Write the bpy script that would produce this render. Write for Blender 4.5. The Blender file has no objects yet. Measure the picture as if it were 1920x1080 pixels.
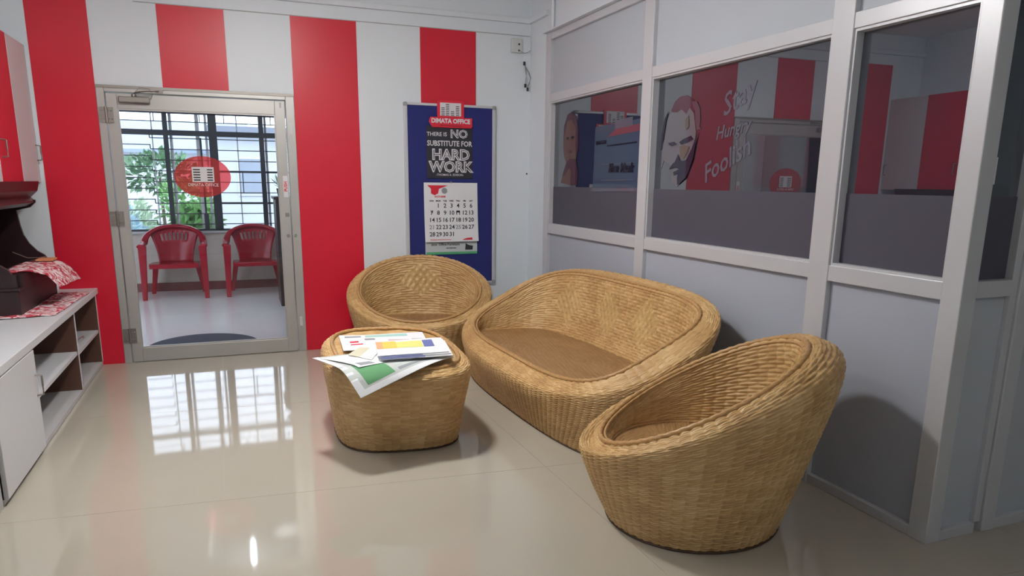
import bpy, bmesh, math, random
import numpy as np
from mathutils import Vector, Matrix
random.seed(7); rng = np.random.default_rng(7)
SC = bpy.context.scene
COL = SC.collection
PI = math.pi

# ---------------------------------------------------------------- camera
cam_d = bpy.data.cameras.new('camera'); cam = bpy.data.objects.new('camera', cam_d); COL.objects.link(cam)
R_ = Vector((0.93320578, -0.35919325, 0.01035258)); U_ = Vector((0.0676962, 0.20402678, 0.97662188)); F_ = Vector((0.35290819, 0.91068836, -0.21471499))
M = Matrix((R_, U_, -F_)).transposed().to_4x4(); M.translation = Vector((0.8913, -6.2259, 1.4402))
cam.matrix_world = M
cam_d.sensor_width = 36; cam_d.lens = 1333.18 * 36 / 1920
cam_d.shift_x = -1.11 / 1920; cam_d.shift_y = 94.37 / 1920; cam_d.clip_start = .05
SC.camera = cam
# ---------------------------------------------------------------- world and light
W = bpy.data.worlds.new('overcast_sky'); SC.world = W; W.use_nodes = True
nt = W.node_tree; bg = nt.nodes['Background']
tc = nt.nodes.new('ShaderNodeTexCoord'); nz = nt.nodes.new('ShaderNodeTexNoise'); nz.inputs['Scale'].default_value = 1.6
cr_ = nt.nodes.new('ShaderNodeValToRGB'); cr_.color_ramp.elements[0].color = (.76, .84, 1, 1); cr_.color_ramp.elements[1].color = (.92, .96, 1, 1)
nt.links.new(tc.outputs['Generated'], nz.inputs['Vector']); nt.links.new(nz.outputs['Fac'], cr_.inputs['Fac']); nt.links.new(cr_.outputs['Color'], bg.inputs['Color'])
bg.inputs['Strength'].default_value = 4.6
SC.view_settings.view_transform = 'Standard'; SC.view_settings.look = 'None'; SC.view_settings.gamma = 1
SC.view_settings.use_curve_mapping = False; SC.view_settings.exposure = 0.0
def area(name, loc, sx, sy, power, col, rot=(0, 0, 0)):
    l = bpy.data.lights.new(name, 'AREA'); l.shape = 'RECTANGLE'; l.size = sx; l.size_y = sy; l.energy = power; l.color = col
    o = bpy.data.objects.new(name, l); COL.objects.link(o); o.location = loc; o.rotation_euler = rot; return o
def area(name, loc, sx, sy, power, col, rot=(0, 0, 0)):
    l = bpy.data.lights.new(name, 'AREA'); l.shape = 'RECTANGLE'; l.size = sx; l.size_y = sy; l.energy = power; l.color = col
    o = bpy.data.objects.new(name, l); COL.objects.link(o); o.location = loc; o.rotation_euler = rot; return o
LAMPS = [(.35, -2.75, 2.90, 0, 110), (2.4, -7.3, 2.90, PI / 2, 80), (.83, 1.75, 2.90, 0, 90)]   # x, y, z, turn, strength of the ceiling tubes (built below); the second is an added fill
LAMP_ROUND = 255

# ---------------------------------------------------------------- helpers
def tag(o, label=None, cat=None, group=None, kind=None):
    if label: o['label'] = label
    if cat: o['category'] = cat
    if group: o['group'] = group
    if kind: o['kind'] = kind
    return o
def empty(name, loc=(0, 0, 0), rz=0, **k):
    o = bpy.data.objects.new(name, None); COL.objects.link(o); o.location = loc; o.rotation_euler = (0, 0, rz); o.empty_display_size = .1
    return tag(o, **k)
def mat(name, col, rough=.5, metal=0, spec=.5, bump=0, bscale=60, var=0, vscale=3, coat=0):
    m = bpy.data.materials.new(name); m.use_nodes = True; n = m.node_tree.nodes; l = m.node_tree.links; b = n['Principled BSDF']
    b.inputs['Base Color'].default_value = (*col, 1); b.inputs['Roughness'].default_value = rough; b.inputs['Metallic'].default_value = metal
    b.inputs['Specular IOR Level'].default_value = spec; b.inputs['Coat Weight'].default_value = coat; b.inputs['Coat Roughness'].default_value = .1
    if bump or var:
        t = n.new('ShaderNodeTexCoord')
    if var:
        z = n.new('ShaderNodeTexNoise'); z.inputs['Scale'].default_value = vscale; z.inputs['Detail'].default_value = 4
        l.new(t.outputs['Object'], z.inputs['Vector'])
        x = n.new('ShaderNodeMix'); x.data_type = 'RGBA'
        x.inputs[6].default_value = (*[c * (1 - var) for c in col], 1); x.inputs[7].default_value = (*[min(1, c * (1 + var)) for c in col], 1)
        l.new(z.outputs['Fac'], x.inputs[0]); l.new(x.outputs[2], b.inputs['Base Color'])
    if bump:
        z2 = n.new('ShaderNodeTexNoise'); z2.inputs['Scale'].default_value = bscale; z2.inputs['Detail'].default_value = 3
        l.new(t.outputs['Object'], z2.inputs['Vector']); bp = n.new('ShaderNodeBump'); bp.inputs['Strength'].default_value = bump; bp.inputs['Distance'].default_value = .01
        l.new(z2.outputs['Fac'], bp.inputs['Height']); l.new(bp.outputs['Normal'], b.inputs['Normal'])
    return m
class MB:
    """collects shapes into one mesh"""
    def __init__(s): s.v = []; s.f = []
    def add(s, vs, fs):
        k = len(s.v); s.v += [tuple(map(float, p)) for p in vs]; s.f += [tuple(i + k for i in f) for f in fs]; return s
    def box(s, x0, x1, y0, y1, z0, z1):
        return s.add([(x0, y0, z0), (x1, y0, z0), (x1, y1, z0), (x0, y1, z0), (x0, y0, z1), (x1, y0, z1), (x1, y1, z1), (x0, y1, z1)],
                     [(0, 3, 2, 1), (4, 5, 6, 7), (0, 1, 5, 4), (1, 2, 6, 5), (2, 3, 7, 6), (3, 0, 4, 7)])
    def prism(s, poly, axis, a, b):
        """poly of 2-D points in the two other axes, extruded a..b along axis"""
        n = len(poly)
        def P(p, c):
            q = [p[0], p[1]]; q.insert(axis, c); return tuple(q)
        return s.add([P(p, a) for p in poly] + [P(p, b) for p in poly],
                     [tuple(range(n))[::-1], tuple(range(n, 2 * n))] + [(i, (i + 1) % n, n + (i + 1) % n, n + i) for i in range(n)])
    def tube(s, pts, r, n=8, closed=False, twist=0, lobes=0, amp=0, flat=1.0):
        pts = [Vector(p) for p in pts]; N = len(pts); rs = r if hasattr(r, '__len__') else [r] * N
        vs = []; up = Vector((0, 0, 1))
        for i, p in enumerate(pts):
            t = (pts[(i + 1) % N] - pts[i - 1]) if closed else (pts[min(i + 1, N - 1)] - pts[max(i - 1, 0)])
            t.normalize(); a = t.cross(up)
            if a.length < 1e-3: a = t.cross(Vector((1, 0, 0)))
            a.normalize(); b = a.cross(t)
            for k in range(n):
                th = 2 * PI * k / n; rr = rs[i] * (1 + amp * math.cos(lobes * (th + twist * i)))
                vs.append(p + a * math.cos(th) * rr + b * math.sin(th) * rr * flat)
        fs = []
        for i in range(N if closed else N - 1):
            for k in range(n):
                j = (i + 1) % N
                fs.append((i * n + k, i * n + (k + 1) % n, j * n + (k + 1) % n, j * n + k))
        if not closed: fs += [tuple(range(n)), tuple(range((N - 1) * n, N * n))[::-1]]
        return s.add(vs, fs)
    def cyl(s, c, r, h, axis=2, n=20, r2=None):
        r2 = r if r2 is None else r2; vs = []
        for q, rr in ((0, r), (h, r2)):
            for k in range(n):
                a = 2 * PI * k / n; p = [rr * math.cos(a), rr * math.sin(a)]; p.insert(axis, q)
                vs.append((c[0] + p[0], c[1] + p[1], c[2] + p[2]))
        return s.add(vs, [tuple(range(n))[::-1], tuple(range(n, 2 * n))] + [(i, (i + 1) % n, n + (i + 1) % n, n + i) for i in range(n)])
    def build(s, name, m, parent=None, bevel=0, smooth=False, solid=0, **k):
        me = bpy.data.meshes.new(name); me.from_pydata(s.v, [], s.f); 
        bm = bmesh.new(); bm.from_mesh(me); bmesh.ops.recalc_face_normals(bm, faces=bm.faces); bm.to_mesh(me); bm.free()
        me.materials.append(m)
        if smooth: me.shade_smooth()
        o = bpy.data.objects.new(name, me); COL.objects.link(o)
        if parent is not None: o.parent = parent
        if solid:
            d = o.modifiers.new('thickness', 'SOLIDIFY'); d.thickness = solid; d.offset = 0
        if bevel:
            d = o.modifiers.new('bevel', 'BEVEL'); d.width = bevel; d.segments = 2; d.limit_method = 'ANGLE'
        return tag(o, **k)
def box(name, b, m, parent=None, bevel=0, **k): return MB().box(*b).build(name, m, parent, bevel, **k)
def lettering(text, size, m, parent, loc, rot, name='lettering', align='CENTER', ext=.0006, shear=0, bold=0, sx=1, **k):
    c = bpy.data.curves.new(name, 'FONT'); c.body = text; c.size = size; c.align_x = align; c.align_y = 'CENTER'; c.extrude = ext; c.shear = shear; c.offset = bold; c.resolution_u = 2
    t = bpy.data.objects.new(name, c); COL.objects.link(t); dg = bpy.context.evaluated_depsgraph_get()
    me = bpy.data.meshes.new_from_object(t.evaluated_get(dg)); bpy.data.objects.remove(t); bpy.data.curves.remove(c)
    me.materials.clear(); me.materials.append(m); me.name = name
    o = bpy.data.objects.new(name, me); COL.objects.link(o); o.parent = parent; o.location = loc; o.rotation_euler = rot; o.scale = (sx, 1, 1)
    return tag(o, **k)

# ---------------------------------------------------------------- materials
white_wall = mat('white_paint', (.73, .79, .85), .45, bump=.05, bscale=25, var=.03, vscale=1.2)
red_lam = mat('red_laminate', (.62, .009, .034), .34, bump=.02, bscale=9, var=.05, vscale=2)
ceil_m = mat('ceiling_paint', (.84, .85, .86), .7)
alu = mat('aluminium', (.60, .61, .65), .36, .2, bump=.02, bscale=200)
alu_d = mat('door_aluminium', (.50, .495, .48), .38, .45, bump=.03, bscale=120, var=.06)
grey_panel = mat('grey_laminate', (.42, .45, .53), .42, var=.03)
grey_panel2 = mat('pale_laminate', (.47, .51, .57), .45, var=.03)
steel = mat('dull_steel', (.30, .28, .26), .45, .8)
chrome = mat('chrome', (.75, .75, .75), .15, 1)
black_m = mat('black_paint', (.012, .014, .025), .4)
blue_felt = mat('blue_felt', (.016, .024, .165), .85, bump=.2, bscale=400)
white_lam = mat('white_laminate', (.62, .63, .66), .35)
grey_lam = mat('grey_board', (.50, .50, .51), .4)
brown_in = mat('brown_board', (.10, .045, .030), .5, var=.15, vscale=6)
dark_wood = mat('dark_wood', (.022, .006, .009), .45, bump=.05, bscale=30, var=.3, vscale=9)
red_plastic = mat('red_plastic', (.31, .001, .015), .22, spec=.3)
paper_m = mat('paper', (.78, .80, .84), .7, var=.03, vscale=12)
print_blk = mat('black_print', (.02, .02, .03), .6)
print_grey = mat('grey_print', (.28, .30, .33), .7)
chalk_m = mat('chalkboard_card', (.022, .024, .035), .6)
print_white = mat('white_print', (.72, .72, .76), .6)
print_red = mat('red_print', (.70, .02, .05), .5)
print_green = mat('green_print', (.10, .42, .20), .6)
plastic_w = mat('white_plastic', (.62, .64, .64), .4)
tile_m = mat('floor_tile', (.45, .415, .35), .045, spec=.6, var=.05, vscale=1.4)
tile_v = mat('veranda_tile', (.78, .77, .79), .12, spec=.6, var=.05, vscale=1.4)
grout = mat('grout', (.36, .325, .27), .7)
rubber = mat('navy_rubber', (.015, .02, .05), .8, bump=.4, bscale=150)
cream = mat('cream_paint', (.56, .50, .44), .6)
maroon = mat('maroon_tile', (.16, .010, .018), .25)

def glass_mat(name, tint, refl, rough=.0, base=None, bfac=0):
    m = bpy.data.materials.new(name); m.use_nodes = True; n = m.node_tree.nodes; l = m.node_tree.links; n.clear()
    out = n.new('ShaderNodeOutputMaterial'); tr = n.new('ShaderNodeBsdfTransparent'); tr.inputs[0].default_value = (*tint, 1)
    gl = n.new('ShaderNodeBsdfGlossy'); gl.inputs['Roughness'].default_value = rough; gl.inputs[0].default_value = (.93, .95, 1, 1)
    mx = n.new('ShaderNodeMixShader'); lw = n.new('ShaderNodeFresnel'); lw.inputs[0].default_value = 1.5
    ad = n.new('ShaderNodeMath'); ad.operation = 'ADD'; ad.use_clamp = True; ad.inputs[1].default_value = refl
    l.new(lw.outputs[0], ad.inputs[0]); l.new(ad.outputs[0], mx.inputs[0]); l.new(tr.outputs[0], mx.inputs[1]); l.new(gl.outputs[0], mx.inputs[2])
    last = mx
    if base:
        df = n.new('ShaderNodeBsdfDiffuse'); df.inputs[0].default_value = (*base, 1); m2 = n.new('ShaderNodeMixShader'); m2.inputs[0].default_value = bfac
        l.new(mx.outputs[0], m2.inputs[1]); l.new(df.outputs[0], m2.inputs[2]); last = m2
    l.new(last.outputs[0], out.inputs[0]); return m
tint_glass = glass_mat('tinted_glass', (.20, .21, .28), .20, 0, (.105, .125, .175), .18)  # diffuse share puts a bluish haze over the reflections
clear_glass = glass_mat('clear_glass', (.93, .95, .97), .0)
film_m = glass_mat('frosted_film', (.25, .26, .3), .02, .45, (.115, .11, .145), .72)
sticker_red = glass_mat('red_sticker', (.97, .42, .42), .0, .1, (.80, .14, .15), .25)
sticker_wht = glass_mat('white_sticker', (.8, .8, .8), .0, .1, (.85, .85, .88), .8)
def decal(name, c, f=.75): return glass_mat(name, (.3, .3, .34), .10, .03, c, f)

# ---------------------------------------------------------------- floor
fl = box('floor', (-.8, 8, -9, .10, -.06, -.0011), grout, kind='structure')
def tile_obj(poly, m, parent, z0=-.001, z1=0):
    return MB().prism(poly, 2, z0, z1).build('tile', m, parent)
gx = [-.83 + 1.55 * i for i in range(-1, 7)]; gy = [-1.42 - 1.45 * k for k in range(-2, 6)]
def clip(poly, x0, x1, y0, y1):
    def cut(p, ax, v, s):
        o = []
        for i in range(len(p)):
            a, b = p[i - 1], p[i]; ia = s * (a[ax] - v) >= 0; ib = s * (b[ax] - v) >= 0
            if ia != ib:
                t = (v - a[ax]) / (b[ax] - a[ax]); o.append((a[0] + (b[0] - a[0]) * t, a[1] + (b[1] - a[1]) * t))
            if ib: o.append(b)
        return o
    for ax, v, s in ((0, x0, 1), (0, x1, -1), (1, y0, 1), (1, y1, -1)):
        if poly: poly = cut(poly, ax, v, s)
    return poly
g = .0009
for i in range(len(gx) - 1):
    for k in range(len(gy) - 1):
        xa, xb = gx[i] + g, gx[i + 1] - g; ya, yb = gy[k + 1] + g, gy[k] - g
        q = [(xa - .013 * (ya), ya - .085 * xa), (xb - .013 * ya, ya - .085 * xb), (xb - .013 * yb, yb - .085 * xb), (xa - .013 * yb, yb - .085 * xa)]
        q = clip(q, -.8, 8, -9, .0)
        if len(q) >= 3: tile_obj(q, tile_m, fl)
box('tile', (.0, 1.397, .001, .10, -.001, 0), tile_m, fl)
# ---------------------------------------------------------------- back wall with doorway
H = 3.0
wb = MB().box(-.8, 0, 0, .2, 0, H).box(1.397, 3.448, 0, .2, 0, H).box(0, 1.397, 0, .2, 2.1, H).box(3.448, 7.0, 0, .2, 0, H).build('wall_back', white_wall, kind='structure')
for (a, b, z0, z1) in ((-.388, -.002, .001, 2.697), (.45, .915, 2.101, 2.697), (1.398, 1.912, .001, 2.697), (2.4416, 2.934, 2.06, 2.697)):
    box('red_stripe', (a, b, -.004, -.0002, z0, z1), red_lam, wb)
box('ceiling', (-.8, 8, -9, .2, H, H + .1), ceil_m, kind='structure')
box('wall_left', (-.9, -.8, -9, .2, -.06, H), white_wall, kind='structure')
box('wall_rear', (-.9, 8, -9.1, -9, -.06, H), white_wall, kind='structure')
box('wall_far_right', (8, 8.1, -9.1, 3.9, -.06, H), white_wall, kind='structure')
cm = MB().box(-.8, 3.42, -.03, -.0005, 2.80, 2.842).box(-.8, 3.42, -.012, -.0005, 2.842, 2.852)
cm.build('trim_cornice', white_wall, bevel=.004, kind='structure')
MB().box(3.418, 3.4478, -.40, -.002, 2.80, 2.842).build('trim_cornice_side', white_wall, bevel=.004, kind='structure')
MB().box(.3, 3.44, -.006, -.0002, 2.697, 2.703).build('trim_line', mat('grey_edge', (.4, .42, .44), .6), kind='structure')

# ---------------------------------------------------------------- door
XD = 1.397
door = empty('door_1', (0, 0, 0), kind='structure')
fr = MB().box(.001, .052, -.012, .09, 0, 2.099).box(1.330, XD - .001, -.012, .09, 0, 2.099).box(.052, 1.330, -.012, .09, 2.060, 2.099)
fr.build('door_frame', alu_d, door, .003)
MB().box(.001, XD - .001, -.018, -.012, 2.088, 2.108).build('frame_lip', steel, door)
leaf = MB().box(.060, .130, -.006, .045, .004, 2.052).box(1.245, 1.322, -.006, .045, .004, 2.052).box(.130, 1.245, -.006, .045, .004, .115).box(.130, 1.245, -.006, .045, 1.945, 2.052).build('door_leaf', alu_d, door, .003)
gl = box('glass_pane', (.130, 1.245, .015, .021, .115, 1.945), clear_glass, leaf)
bd = MB().box(.130, .138, -.002, .015, .115, 1.945).box(1.237, 1.245, -.002, .015, .115, 1.945).box(.138, 1.237, -.002, .015, .115, .125).box(.138, 1.237, -.002, .015, 1.935, 1.945).build('glazing_bead', alu_d, leaf)
for z in (1.895, 1.135, .222):
    h = MB().box(.008, .048, -.022, -.012, z - .055, z + .055).box(.062, .100, -.020, -.006, z - .055, z + .055)
    h.cyl((.055, -.02, z - .058), .010, .116, 2, 12); hh = h.build('hinge', steel, door)
    sc = MB()
    for dx in (.02, .036, .072, .09):
        for dz in (-.03, .03): sc.cyl((dx, -.025, z + dz), .004, .005, 1, 8)
    sc.build('screws', chrome, hh)
cl = MB().box(.145, .355, -.05, -.006, 1.985, 2.030).build('door_closer', steel, door, .008)
arm = MB().cyl((.25, -.03, 2.03), .016, .018).tube([(.25, -.03, 2.055), (.30, -.085, 2.062), (.345, -.10, 2.066)], .006, 6).tube([(.345, -.10, 2.066), (.385, -.06, 2.072), (.42, -.022, 2.078)], .005, 6).box(.40, .45, -.026, -.018, 2.068, 2.088)
arm.build('closer_arm', steel, cl)
MB().tube([(.25, -.045, 2.05), (.30, -.10, 2.09), (.36, -.11, 2.085), (.385, -.08, 2.05), (.36, -.05, 2.01)], .0022, 5).build('wire_loop', steel, cl)
MB().cyl((1.295, -.016, .985), .014, .012, 1, 14).box(1.28, 1.312, -.011, -.006, 1.14, 1.172).build('lock_cylinder', steel, door)
MB().cyl((1.352, -.028, .99), .011, .018, 1, 12).build('latch', chrome, door)
MB().box(1.350, 1.372, -.018, -.012, 1.80, 1.88).box(1.350, 1.372, -.018, -.012, .22, .30).build('keeper_plate', plastic_w, door)
MB().box(1.282, 1.296, -.012, -.006, 2.0, 2.04).build('top_catch', steel, leaf)
pl = box('push_label', (1.278, 1.314, -.0075, -.0062, 1.30, 1.47), print_white, leaf)
lettering('PUSH', .034, print_red, leaf, (1.297, -.0085, 1.385), (PI / 2, -PI / 2, 0), bold=.001)
# round sticker on the glass
st = MB().cyl((.677, .0125, 1.455), .1, .0018, 1, 48)
st.v = [(.677 + (v[0] - .677) * 2.06, v[1], 1.455 + (v[2] - 1.455) * 1.58) for v in st.v]
stk = st.build('round_sticker', sticker_red, leaf)
lg = MB().box(.60, .76, .011, .0123, 1.415, 1.53); lg.build('sticker_logo', sticker_wht, leaf)
lb = MB()
for r in range(5):
    lb.box(.61, .66, .0098, .0108, 1.425 + .02 * r, 1.434 + .02 * r); lb.box(.71, .75, .0098, .0108, 1.425 + .02 * r, 1.434 + .02 * r)
lb.build('logo_bars', print_blk, leaf)
lettering('DIMATA OFFICE', .034, sticker_wht, leaf, (.677, .0105, 1.392), (PI / 2, 0, 0), sx=.9)

# ---------------------------------------------------------------- partition on the right
XP = 3.448; Y0, Y1 = -.345, -4.345
wr = MB().box(XP, XP + .15, Y0, 0, 0, H).box(XP, XP + .15, Y1, Y0, 2.66, H).build('wall_right', white_wall, kind='structure')
part = empty('wall_partition', (XP, Y1, 0), kind='structure')
def pb(name, b, m, bevel=.002, parent=part):
    x0, x1, y0, y1, z0, z1 = b
    return box(name, (x0 - XP, x1 - XP, y0 - Y1, y1 - Y1, z0, z1), m, parent, bevel)
posts = [(-.440, Y0), (-2.045, -1.932), (-3.675, -3.552), (Y1, -4.258)]
for a, b in posts: pb('post', (XP, XP + .082, a, b - .0005, 0, 2.66), alu, .004)
bays = [(-1.932, -.440), (-3.552, -2.045), (-4.258, -3.675)]
for a, b in bays:
    for z0, z1 in ((.0, .045), (1.005, 1.078), (2.105, 2.172), (2.605, 2.659)):
        pb('rail', (XP + .004, XP + .078, a, b, z0, z1), alu, .003)
    pb('panel', (XP + .030, XP + .045, a, b, .045, 1.005), grey_panel, 0)
    pb('panel', (XP + .030, XP + .045, a, b, 2.172, 2.605), grey_panel2, 0)
    # stepped inner lining of the glazed opening
    lin = MB()
    for (c, d, e, f) in ((a, b, 1.078, 1.090), (a, b, 2.093, 2.105), (a, a + .012, 1.09, 2.093), (b - .012, b, 1.09, 2.093)):
        lin.box(.012, .070, c - Y1, d - Y1, e, f)
    lin.build('glazing_frame', alu, part)
    pn = pb('glass_pane', (XP + .048, XP + .054, a + .012, b - .012, 1.090, 2.093), tint_glass, 0)
    pb('frosted_film', (XP + .045, XP + .0472, a + .012, b - .012, 1.090, 1.405), film_m, 0, pn)
panes = [o for o in COL.objects if o.name.startswith('glass_pane') and o.parent == part]
MB().cyl((XP - .022, -.52, 2.66), .014, .34, 2, 10).build('conduit_pipe', white_wall, kind='structure').name = 'trim_pipe'
box('trim_ledge', (XP - .035, XP - .0005, -4.345, Y0, 2.662, 2.672), white_wall, kind='structure')
# return of the partition to the right
wf = empty('wall_front', (XP, Y1, 0), kind='structure')
YF = Y1
def fb(name, b, m, bevel=.002): return pb(name, b, m, bevel, wf)
fb('post', (3.775, 3.852, YF, YF + .08, 0, 3.0), alu, .003); fb('post', (5.0, 5.08, YF, YF + .08, 0, 3.0), alu, .003); fb('post', (6.4, 6.48, YF, YF + .08, 0, 3.0), alu, .003)
fb('inner_stile', (3.735, 3.773, YF + .01, YF + .06, .045, 2.6), alu, .002)
for a, b in ((3.5305, 3.735), (3.852, 5.0), (5.08, 6.4)):
    for z0, z1 in ((0, .045), (1.020, 1.085), (2.105, 2.172), (2.60, 2.66)): fb('rail', (a, b, YF + .004, YF + .076, z0, z1), alu, .002)
    fb('panel', (a, b, YF + .03, YF + .045, .045, 1.020), grey_panel2, 0); fb('panel', (a, b, YF + .03, YF + .045, 2.172, 2.60), grey_panel2, 0)
    fb('glass_pane', (a, b, YF + .046, YF + .052, 1.085, 2.105), tint_glass, 0); fb('frosted_film', (a, b, YF + .042, YF + .0455, 1.085, 1.405), film_m, 0)
MB().box(XP, 8, YF, YF + .1, 2.66, H).build('wall_front_upper', white_wall, kind='structure')
# office behind
area('office_fill', (5.3, -3.9, 2.8), .4, .4, 38, (1, 1, 1))  # added fill light, so the blue chair shows through the tinted glass
box('wall_office', (6.9, 7.0, Y1 + .1, 0, 0, H), mat('office_paint', (.25, .26, .30), .7), kind='structure')
box('floor_office', (XP + .1, 6.9, Y1 + .1, 0, -.003, .004), mat('office_carpet', (.05, .05, .07), .9, bump=.3, bscale=200), kind='structure')

for pn, (a, b), th_ in zip(panes, bays, (-.002, -.011, -.0225)):     # the panes sit a little skew in their frames
    c_ = Matrix.Translation((.051, (a + b) / 2 - Y1, 0)); pn.matrix_basis = c_ @ Matrix.Rotation(th_, 4, 'Z') @ c_.inverted()
# stickers on the panes (pane_coordinates: y, z on the glass)
def sticker(name, polys, y0, y1, z0, z1, parent, x=XP + .0465, **k):
    root = None; d = 0
    for nm, m, pts in polys:
        pp = [(y0 + (y1 - y0) * s - Y1, z0 + (z1 - z0) * t) for s, t in pts]
        o = MB().prism(pp, 0, x - XP - d - .0004, x - XP - d).build(nm, m, parent); d += .0007
        if root is None: root = o; tag(o, **k)
    return root
sk = decal('portrait_skin_print', (.20, .19, .22), .62); rd = decal('portrait_red_print', (.15, .045, .075), .55); dk = decal('portrait_dark_print', (.035, .03, .06), .7)
og = decal('portrait_orange_print', (.20, .13, .11), .5); pk = decal('portrait_pink_print', (.17, .11, .15), .5); br = decal('portrait_brown_print', (.15, .09, .085), .8)
br2 = decal('portrait_mauve_print', (.10, .045, .07), .75); sheet_m = decal('quote_card_print', (.075, .105, .17), .72); wl = decal('white_lettering_print', (.17, .165, .22), .62)
man = [('portrait_sticker', sk, [(.10, .55), (.18, .8), (.35, .9), (.62, .92), (.8, .8), (.88, .6), (.85, .35), (.75, .15), (.5, .0), (.35, .05), (.27, .25), (.12, .3), (.04, .2), (.05, .45)]),
       ('print', rd, [(.24, .86), (.32, .95), (.45, 1), (.62, 1), (.78, .94), (.86, .86), (.8, .8), (.7, .86), (.62, .80), (.5, .86), (.4, .83), (.28, .84)]),
       ('print', pk, [(.74, .92), (.86, .92), (.94, .84), (.97, .72), (.96, .65), (1, .62), (.9, .61), (.85, .7), (.84, .8)]),
       ('print', dk, [(.02, .42), (.03, .6), (.08, .78), (.18, .86), (.12, .74), (.08, .58), (.07, .44)]),
       ('print', dk, [(.18, .53), (.22, .50), (.36, .51), (.45, .48), (.32, .46), (.24, .48)]),
       ('print', dk, [(.5, .50), (.6, .53), (.78, .56), (.84, .52), (.7, .49), (.55, .47)]),
       ('print', og, [(.52, .45), (.62, .47), (.76, .44), (.7, .36), (.62, .31), (.54, .35)]),
       ('print', og, [(.62, .74), (.70, .78), (.72, .66), (.64, .62)]),
       ('print', dk, [(.50, .37), (.55, .30), (.62, .29), (.70, .30), (.82, .42), (.94, .6), (.86, .3), (.72, .1), (.52, .02), (.50, .10), (.52, .15), (.42, .13), (.40, .17), (.54, .20), (.44, .22), (.28, .20), (.36, .26), (.42, .28)])]
p2 = panes[1]; p1 = panes[0]
sticker('portrait', man, -2.11, -2.55, 1.42, 1.965, p2, label='printed portrait of a bald bearded man on the middle pane')
wom = [('portrait_sticker', br, [(.1, .55), (.12, .8), (.3, .96), (.55, 1), (.8, .92), (.95, .75), (.95, .5), (.85, .35), (1, .15), (.95, 0), (.6, .0), (.0, .03), (.15, .2), (.3, .3), (.15, .42)]),
       ('print', br2, [(.1, .6), (.12, .82), (.3, .97), (.55, 1), (.8, .93), (.95, .75), (.97, .5), (.86, .36), (.8, .55), (.78, .78), (.55, .9), (.3, .88), (.2, .75)]),
       ('print', dk, [(.28, .66), (.42, .67), (.44, .64), (.3, .63)]), ('print', dk, [(.58, .67), (.74, .67), (.72, .64), (.58, .64)]),
       ('print', rd, [(.38, .46), (.5, .475), (.62, .46), (.5, .44)]),
       ('print', br2, [(.3, .3), (.5, .36), (.85, .36), (1, .15), (.95, 0), (.6, 0), (.62, .2), (.45, .24), (.25, .14), (.1, .12)])]
sticker('portrait', wom, -.60, -.93, 1.42, 2.0, p1, label='printed portrait of a woman in a scarf on the far pane')
card = [('quote_card', sheet_m, [(0, 0), (.96, .02), (1, 1), (.02, .97)]), ('print', decal('card_red_print', (.22, .07, .10), .8), [(.3, .80), (.98, .84), (.98, .93), (.5, .92)]),
        ('print', wl, [(.45, .90), (.8, .92), (.8, 1.04), (.45, 1.02)]), ('print', dk, [(.05, .70), (.28, .71), (.28, .76), (.05, .75)]), ('print', dk, [(.3, .66), (.9, .68), (.9, .70), (.3, .68)]),
        ('print', wl, [(.2, .40), (.88, .41), (.88, .42), (.2, .41)]), ('print', wl, [(.2, .16), (.86, .17), (.86, .185), (.2, .175)]), ('print', wl, [(0, 0), (.96, .02), (.96, .07), (0, .05)])]
sticker('card', card, -1.19, -1.905, 1.375, 1.87, p1, label='pale blue quote card on the far pane')
RZ = (PI / 2, 0, -PI / 2)
lettering('Elon Musk', .085, dk, p1, (.0405, -1.62 - Y1, 1.545), RZ, shear=.25, bold=.004)
for t, s, y, z, a in (('Stay', .17, -2.93, 1.90, .30), ('Hungry', .10, -2.90, 1.735, .12), ('Foolish', .15, -2.86, 1.565, .38)):
    lettering(t, s, wl, p2, (.0464, y + .06 - Y1, z), (PI / 2 , -a, -PI / 2), shear=.3, bold=.002, ext=.0002)

# ---------------------------------------------------------------- veranda and window beyond the door
YV = 4.0
vf = box('floor', (-2.2, 3.2, .10, YV, -.06, -.0011), grout, kind='structure')
for i in range(-2, 3):
    for k in range(4):
        x0 = -.3 + i * 1.1; y0 = .105 + k * 1.0
        q = clip([(x0 + g, y0 + g), (x0 + 1.1 - g, y0 + g), (x0 + 1.1 - g, y0 + 1 - g), (x0 + g, y0 + 1 - g)], -2.2, 3.2, .10, YV)
        if len(q) >= 3: tile_obj(q, tile_v, vf)
wv = MB().box(-2.2, 3.2, YV, YV + .15, 0, .745).box(-2.2, 3.2, YV, YV + .15, 2.28, H).box(-2.2, -.75, YV, YV + .15, .745, 2.28).box(1.95, 3.2, YV, YV + .15, .745, 2.28).build('wall_veranda', cream, kind='structure')
MB().box(-2.3, -2.2, .2, YV + .15, 0, H).box(3.2, 3.3, .2, YV + .15, 0, H).build('wall_veranda_ends', cream, kind='structure')
box('ceiling_veranda', (-2.2, 3.2, .2, YV + .15, H, H + .1), ceil_m, kind='structure')
box('baseboard_veranda', (-2.2, 3.2, YV - .015, YV - .0005, 0, .11), maroon, kind='structure')
win = empty('window_1', (.6, YV, .745), kind='structure')
def wm(): return MB()
def wbuild(mb, name, m, **k):
    mb.v = [(x - .6, y - YV, z - .745) for x, y, z in mb.v]; return mb.build(name, m, win, **k)
wbuild(wm().box(-.75, 1.95, YV - .03, YV + .06, .745, .775), 'sill', grey_lam)
f = wm()
for x, w in ((-.75, .05), (.118, .055), (.645, .10), (1.255, .06), (1.90, .05)): f.box(x, x + w, YV + .005, YV + .055, .775, 2.28)
wbuild(f, 'window_frame', black_m)
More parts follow.
